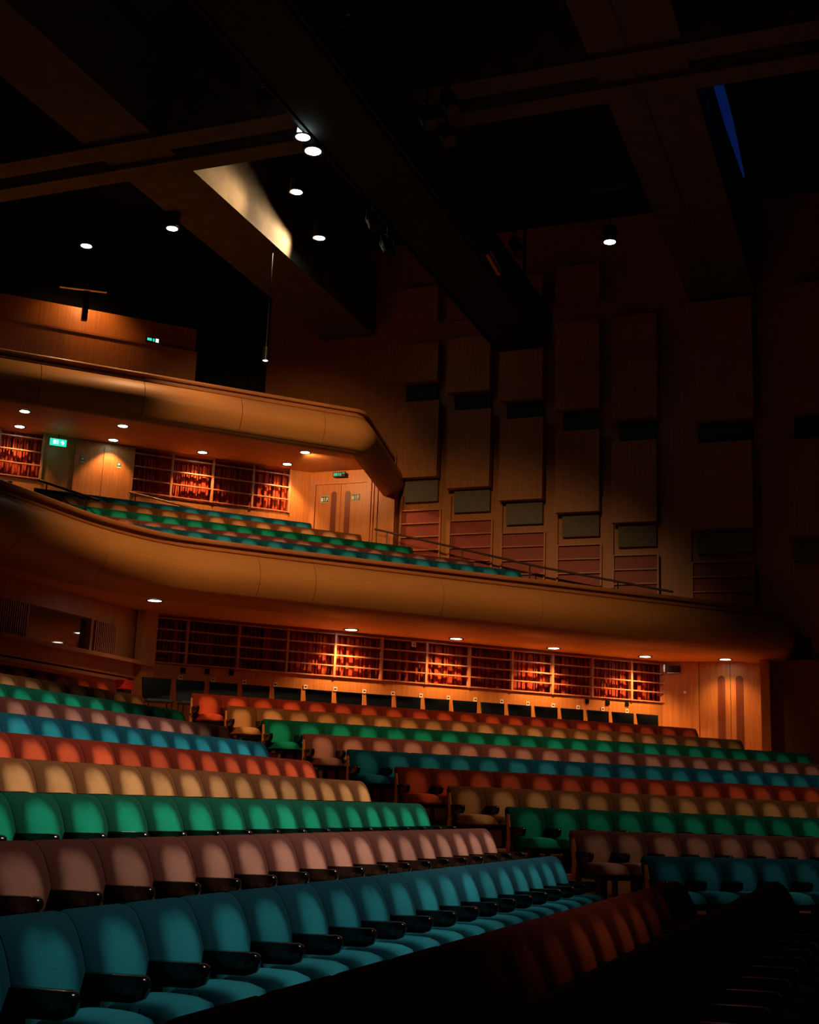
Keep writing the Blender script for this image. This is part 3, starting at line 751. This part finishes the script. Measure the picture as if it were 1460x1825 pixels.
# ================================================================== SIGNS, DOORS AND FITTINGS
def plate_on(n, a, x, y, w, h, t, name, mat, label=None, cat=None, group=None, parent=None, off=.0):
    """thin upright plate on the wall plane n.P = a, centred on that spot"""
    p = onplane(x, y, n, a-off)
    u_ = (-n[1], n[0]) if False else (n[1], -n[0])
    ang = math.atan2(u_[1], u_[0])
    o = MB().box(-w/2, w/2, -t, 0, -h/2, h/2).build(name, mat)
    o.location = up(p); o.rotation_euler = (0, 0, ang)
    if label: tag(o, label, cat, group)
    return o
def bits(parent, mat, rects, depth=-.004, t=0, name='pictogram'):
    for r in rects:
        if not isinstance(r[0], tuple):
            o = MB().box(r[0], r[1], depth-t, -t, r[2], r[3]).build(name, mat, parent)
        else:
            n = len(r); pts = r
            v = [(p[0], depth-t, p[1]) for p in pts]+[(p[0], -t, p[1]) for p in pts]
            f = [tuple(range(n)), tuple(range(2*n-1, n-1, -1))]+[(i, (i+1) % n, n+(i+1) % n, n+i) for i in range(n)]
            mesh_obj(name, v, f, mat, parent)
def man(x, s):      # running figure: head, body, legs
    return [((x-.012*s, .03*s), (x+.012*s, .03*s), (x+.012*s, .052*s), (x-.012*s, .052*s)),
            ((x-.03*s, .0), (x+.004*s, -.012*s), (x+.03*s, .018*s), (x+.01*s, .028*s), (x-.014*s, .026*s)),
            ((x-.012*s, -.005*s), (x-.036*s, -.05*s), (x-.018*s, -.05*s), (x+.008*s, -.012*s)),
            ((x+.0*s, -.012*s), (x+.03*s, -.03*s), (x+.024*s, -.052*s), (x+.036*s, -.02*s))]
# lit sign hung in front of the red bay (white figure and arrow)
s1 = plate_on(nR, CW, 103.5, 789, .40, .17, .05, 'exit_sign', 'exit_glow', 'glowing turquoise exit sign with white figure and arrow by the red slats', 'sign', off=.5)
bits(s1, 'exit_white', [(-.12, -.05, -.05, .05), (-.03, .0, -.05, .05)]+[((.05, .0), (.10, .05), (.14, .02), (.15, -.02), (.12, -.012), (.13, -.05), (.09, -.05), (.09, -.01))], t=.05)
MB().box(-.012, .012, -.035, -.015, .085, .2).build('hanger', 'black_metal', s1)
s2 = plate_on(uL, SW, 606, 846, .36, .13, .05, 'exit_sign', 'dark_recess', 'dim green exit sign above the double door beside the balcony aisle', 'sign', off=.1)
bits(s2, 'exit_glow_dim', [(-.16, -.05, -.04, .04), (-.03, .0, -.04, .04), (.02, .06, -.045, .03), (.09, .16, .015, .04)], t=.05)
s3 = plate_on(nR, CW, 272, 607, .36, .14, .05, 'exit_sign', 'dark_recess', 'small green exit sign on the dark wall above the top balcony', 'sign', off=.3)
bits(s3, 'exit_glow', [(-.15, -.03, -.03, .04), (.0, .04, -.04, .04)], t=.05); bits(s3, 'exit_white', [(.07, .15, -.05, .05)], t=.05)
for x, y, l in ((579, 890, 'left'), (634, 886, 'right')):
    d_ = 'nearer the slatted bays' if x < 600 else 'nearer the handrail'
    q = plate_on(uL, SW+.025, x, y, .24, .17, .006, 'door_sign', 'sign_green', 'green and white escape sign on the door leaf '+d_, 'sign', 'escape signs on the double door')
    bits(q, 'sign_white', [(-.105, -.045, -.06, .04), (-.012, .008, -.05, .045)]+[tuple((p[0], p[1]) for p in pl) for pl in man(.07, 1.1)], t=.006)
    bits(q, 'sign_white', [(-.12, .12, .082, .088), (-.12, .12, -.088, -.082), (-.12, -.114, -.082, .082), (.114, .12, -.082, .082)], t=.006, name='border')
# plain double door behind the balcony seats
dd = bpy.data.objects.new('door_3', None); link(dd, kind='structure'); dd.location = RP(cs(180), CW, CZ+6.8)
for xa, xb in ((131, 179.4), (180.6, 228)):
    lf = MB().fbox(RP, cs(xa), cs(xb), CW-.03, CW, 6.6, 8.45).build('door_leaf', 'veneer'); local(lf, dd)
local(MB().fbox(RP, cs(128.5), cs(131), CW-.05, CW, 6.6, 8.57).build('door_jamb', 'veneer'), dd)
local(MB().fbox(RP, cs(228), cs(233), CW-.05, CW, 6.6, 8.57).build('door_jamb', 'veneer'), dd)
for x, y in ((147, 819), (212, 829)):
    q = plate_on(nR, CW-.03, x, y, .10, .14, .006, 'door_sign', 'sign_green', 'small green door sign '+('near the glowing exit sign' if x < 180 else 'beside the slatted bays'), 'sign', 'signs on the plain double door')
    bits(q, 'sign_white', [(-.025, .0, -.01, .05), (.01, .03, .0, .05), (-.05, .05, -.07, -.05)], t=.006)
o = plate_on(uL, SW, 545, 903, .07, .08, .03, 'call_point', 'white_enamel', 'small white call point on the wood between slats and double door', 'fitting')
o = plate_on(nR, AW-.05, 737, 1149, .09, .10, .04, 'fire_alarm', 'white_enamel', 'white fire alarm with red mark hung on the lattice', 'alarm')
MB().box(-.02, .02, -.045, -.04, -.02, .02).build('red_mark', 'red_paint', o)
# hanging lit box by the lower door
hb = plate_on(uL, SW, 1202, 1193, .30, .16, .06, 'wall_box', 'black_plastic', 'black box with bright steel lower edge by the lower double door', 'sign box', off=.0)
bb = MB().box(-.15, .15, -.085, -.03, -.105, -.08).build('lower_edge', 'steel', hb)
bb2 = MB().box(-.235, -.20, -.10, -.02, -.07, .10).build('side_strip', 'steel', hb)
o = plate_on(uL, SW, 1221, 1234, .06, .06, .02, 'door_button', 'white_enamel', 'small round-cornered switch on the dark wood beside the lower double door', 'fitting')
# red box by the pier
rb = onplane(222, 1220, nL, BW-.55)
o = MB().box(-.16, .16, -.10, .10, 0, .17).build('red_box', 'red_paint', bevel=.015); o.location = (rb.x, rb.y, rb.z+CZ-.09); o.rotation_euler = (0, 0, rot_for(PHL)); tag(o, 'small bright red box standing at the foot of the wooden pier', 'box')
st = MB().box(-.12, .12, -.08, .08, -(rb.z+CZ-.09-floor_z(9)), 0).build('stand', 'black_metal', o)
# handrails of the circle
def rail(pts, label, posts, mat='black_metal', r=.028):
    t = thing('handrail', label, 'handrail', tuple(pts[0]))
    local(MB().tube(pts, r, 8).build('rail_bar', mat, smooth=True), t)
    for p, dz in posts: local(MB().tube([p, (p[0], p[1], p[2]-dz)], .016, 6).build('post', 'black_metal'), t)
    return t
A0 = up(onplane(668, 943, uL, SW-.35)); A1 = up(onplane(960, 1010, uL, SW-.35)); A2 = up(onplane(1200, 1055, uL, SW-.35))
rail([A0, A0.lerp(A1, .3), A1, A2], 'long sloping handrail along the side wall above the balcony rail', [(A0.lerp(A1, t), .45) for t in (.08, .55, .95)]+[(A1.lerp(A2, .6), .5)], 'dark_band')
h0_, h1_ = up(onplane(70, 856, nR, 27.0)), up(onplane(176, 892, nR, 24.6))
rail([h0_, h1_], 'dark sloping handrail among the seats below the glowing exit sign', [(h0_.lerp(h1_, .14), .7), (h0_.lerp(h1_, .8), .7)])
k0, k1 = up(onplane(231, 877, nR, 30.0)), up(onplane(345, 906, nR, 28.0))
rail([k0, k1], 'wooden sloping handrail below the slatted bays', [(k0.lerp(k1, .1), .7), (k0.lerp(k1, .8), .8)], 'rail_wood')
# stage lights clamped on the curved front
def stage_light(p, aim, label, size=1.0, yaw=0):
    t = thing('stage_light', label, 'stage light', p, yaw)
    L_ = .36*size; R_ = .10*size
    local(MB().tube([Vector(p)-Vector(aim)*L_*.5, Vector(p)-Vector(aim)*L_*.3, Vector(p)+Vector(aim)*L_*.5], [R_*.6, R_, R_*1.05], 12).build('body', 'black_metal', smooth=True), t)
    local(MB().tube([Vector(p)+Vector(aim)*L_*.5, Vector(p)+Vector(aim)*L_*.54], R_*.92, 12).build('lens', 'black_plastic'), t)
    sd = Vector(aim).cross(Vector((0, 0, 1))).normalized()
    q0, q1 = Vector(p)+sd*R_*1.2, Vector(p)-sd*R_*1.2
    local(MB().tube([q0, q0+Vector((0, 0, R_*1.6)), q1+Vector((0, 0, R_*1.6)), q1], .014, 6).build('yoke', 'black_metal'), t)
    for k in (.1, -.15): local(MB().box(-.03, .03, -.03, .03, -.03, .03).build('clamp', 'black_metal'), t).location = Vector(p)+Vector((0, 0, R_*1.6+.02))+Vector(aim)*k
    return t
# small spotlight on a bent bracket under the curve
bk = atz(222, 1046, 3.55)
p0 = up(atz(246, 1036, 3.62))
t = stage_light(p0, Vector((.25, -.35, .9)).normalized(), 'small black spotlight on a bent bracket below the curved balcony front', .8)
b0, b1 = up(atz(240, 1050, 3.55)), up(atz(214, 1056, 3.42))
local(MB().tube([p0, b0, b0.lerp(b1, .5)-Vector((0, 0, .05)), b1, b1+Vector((0, .05, .1))], .02, 6).build('bracket', 'black_metal', smooth=True), t)
# bigger fixture on the left of the front
pf = up(atz(2, 897, 4.25))
t = stage_light(pf, Vector((.85, .05, .05)).normalized(), 'large black stage light clamped on the curved balcony front', 1.9)
local(MB().tube([pf, pf+Vector((-.05, .45, -.05))], .04, 8).build('arm', 'black_metal'), t)
# dark fixture in front of the lit band above the top balcony
fx = onplane(152, 545, nR, CW-.6)
t = mount = thing('projector_mount', 'black post and crossbar in front of the lit band above the top balcony', 'mount', up(fx))
local(MB().fbox(RP, dot(fx, uR)-.07, dot(fx, uR)+.07, CW-.7, CW-.55, onplane(152, 572, nR, CW-.6).z, onplane(152, 505, nR, CW-.6).z).build('post', 'black_metal'), t)
c0_, c1_ = up(onplane(106, 511, nR, CW-.7)), up(onplane(190, 521, nR, CW-.7))
local(MB().tube([c0_, c1_], .03, 6).build('crossbar', 'steel'), t)
local(MB().tube([up(onplane(152, 506, nR, CW-.7)), up(onplane(158, 506, nR, CW-.7))], .05, 8).build('cap', 'steel'), t)
local(MB().fbox(RP, dot(fx, uR)-.03, dot(fx, uR)+.03, CW-.66, CW-.6, onplane(152, 505, nR, CW-.6).z, 15.2).build('drop_pole', 'black_metal'), t)
# triangular floodlight at the beam end
pz = up(atz(540, 244, 10.9))
t = thing('floodlight', 'bright floodlight with a pale triangular shield at the end of the cross beam', 'lamp', pz)
fl = downlight(pz, 'x', None, 0, r=.13, lens='lamp_glow_cool')
for ch in list(fl.children): ch.parent = t
bpy.data.objects.remove(fl)
q = [up(atz(x, y, z)) for x, y, z in ((530, 226, 11.0), (528, 248, 10.88), (544, 240, 10.92))]
v = [tuple(a_) for a_ in q]+[tuple(a_+Vector((0, .03, .01))) for a_ in q]
local(mesh_obj('shield', v, [(0, 1, 2), (5, 4, 3), (0, 3, 4, 1), (1, 4, 5, 2), (2, 5, 3, 0)], 'sign_white'), t)
local(MB().tube([pz, (pz.x, pz.y, CZ+15.2)], .02, 6).build('drop_rod', 'black_metal'), t)
# stage lights along the bridge, mere glints in the photograph
for i, (x, y) in enumerate(((625, 55), (470, 178), (760, 210), (795, 240), (800, 185), (690, 440), (665, 395), (920, 440))):
    p = up(atz(x, y, 10.6 if x > 500 else 12.3))
    t = stage_light(p, Vector((.3, -.5, -.8)).normalized(), ['black stage light hung from the lighting bridge before the cross beam', 'black stage light beside the long concrete beam', 'first black stage light of the cluster by the cross beam', 'lowest black stage light of the cluster by the cross beam', 'highest black stage light of the cluster by the cross beam', 'lower black stage light of the pair past the lit beam face', 'upper black stage light of the pair past the lit beam face', 'lone black stage light beyond the polished tube'][i], 1.2)
    t['group'] = 'stage lights overhead'
    local(MB().tube([p, (p.x, p.y, CZ+15.2)], .02, 6).build('drop_rod', 'black_metal'), t)
# polished tube catching light
t0, t1 = up(atz(868, 448, 10.7)), up(atz(890, 486, 10.7))
o = MB().tube([t0, t1], .07, 12).build('polished_tube', 'brass', smooth=True); tag(o, 'short polished metal tube catching light under the dark ceiling', 'tube')
MB().tube([t0.lerp(t1, .5), (t0.lerp(t1, .5).x, t0.lerp(t1, .5).y, CZ+15.2)], .015, 6).build('drop_rod', 'black_metal', o)
# blue work light strip and blue backlit recess by the right hand beam
l0, l1 = up(atz(1270, 112, 13.2)), up(atz(1326, 315, 13.2))
o = MB().tube([l0, l0.lerp(l1, .5), l1], [.10, .09, .02], 8).build('blue_light_strip', 'blue_led', smooth=True); tag(o, 'thin deep blue light strip beside the right concrete beam', 'light strip')
pc = atz(1085, 280, 13.6); ps = dot(pc, uL)
def pa(x, y): return dot(onplane(x, y, uL, ps), nL)
def pzz(y): return onplane(1085, y, uL, ps).z
o = MB().fbox(LP, ps, ps+.15, pa(1120, 280), pa(1052, 280), pzz(335), pzz(228)).build('recess_panel', 'teal_cloth'); tag(o, 'blue lit square baffle hung high by the right concrete beam', 'panel')
MB().fbox(LP, ps+.05, ps+.09, pa(1090, 280)-.02, pa(1090, 280)+.02, pzz(228), 15.2).build('hanger', 'black_metal', o)

# ================================================================== HOUSE LIGHTS (ceiling spotlights over the stage side)
def house(s, a, ts, ta, tz, watts, ang, col=HOUSE, lab='', P=LP, radius=.25, blend=.9, zz=12.6):
    p = LP(s, a, CZ+zz)
    t = downlight(p, lab, 'house spotlights', watts, ang, col, .16, 'steel', P(ts, ta, tz), blend, radius, 'house_spotlight_offscreen', 'house_beam_offscreen')
    MB().tube([(0, 0, 0), (0, 0, 15.2-zz)], .02, 6).build('drop_rod', 'black_metal', t)
    return t
house(21, -3.5, 11.6, 7.6, 2.2, 9000, 32, HOUSE, 'ceiling spotlight by the side wall aimed at the far ends of the near seat rows', blend=.5)
house(16, -5, 6.8, 6.7, 1.5, 4600, 31, HOUSE, 'ceiling spotlight over the stage aimed at the nearest teal seats', blend=.5)
house(20, -5, 14.6, 15.6, 1.8, 7600, 56, (1, .72, .48), 'ceiling spotlight over the stage aimed at the seats across the aisle', P=RP, blend=.7)
house(8.5, 7.8, 20.0, 9.9, 6.3, 6500, 48, WARM, 'ceiling spotlight aimed at the curved balcony front', zz=10.85, blend=.7)
house(17, 2.0, 16.1, 6.3, 1.6, 500, 24, WARM, 'ceiling spotlight aimed down at the aisle steps', blend=.7)
# the lamp whose glint shows on the mount lights the band behind it
pb = up(onplane(163, 508, nR, CW-.58))
spot('mount_lamp_beam', pb, RP(dot(fx, uR)+.05, CW+.2, CZ+onplane(152, 572, nR, CW).z), 90, 130, AMBER, .7, .05, parent=mount)
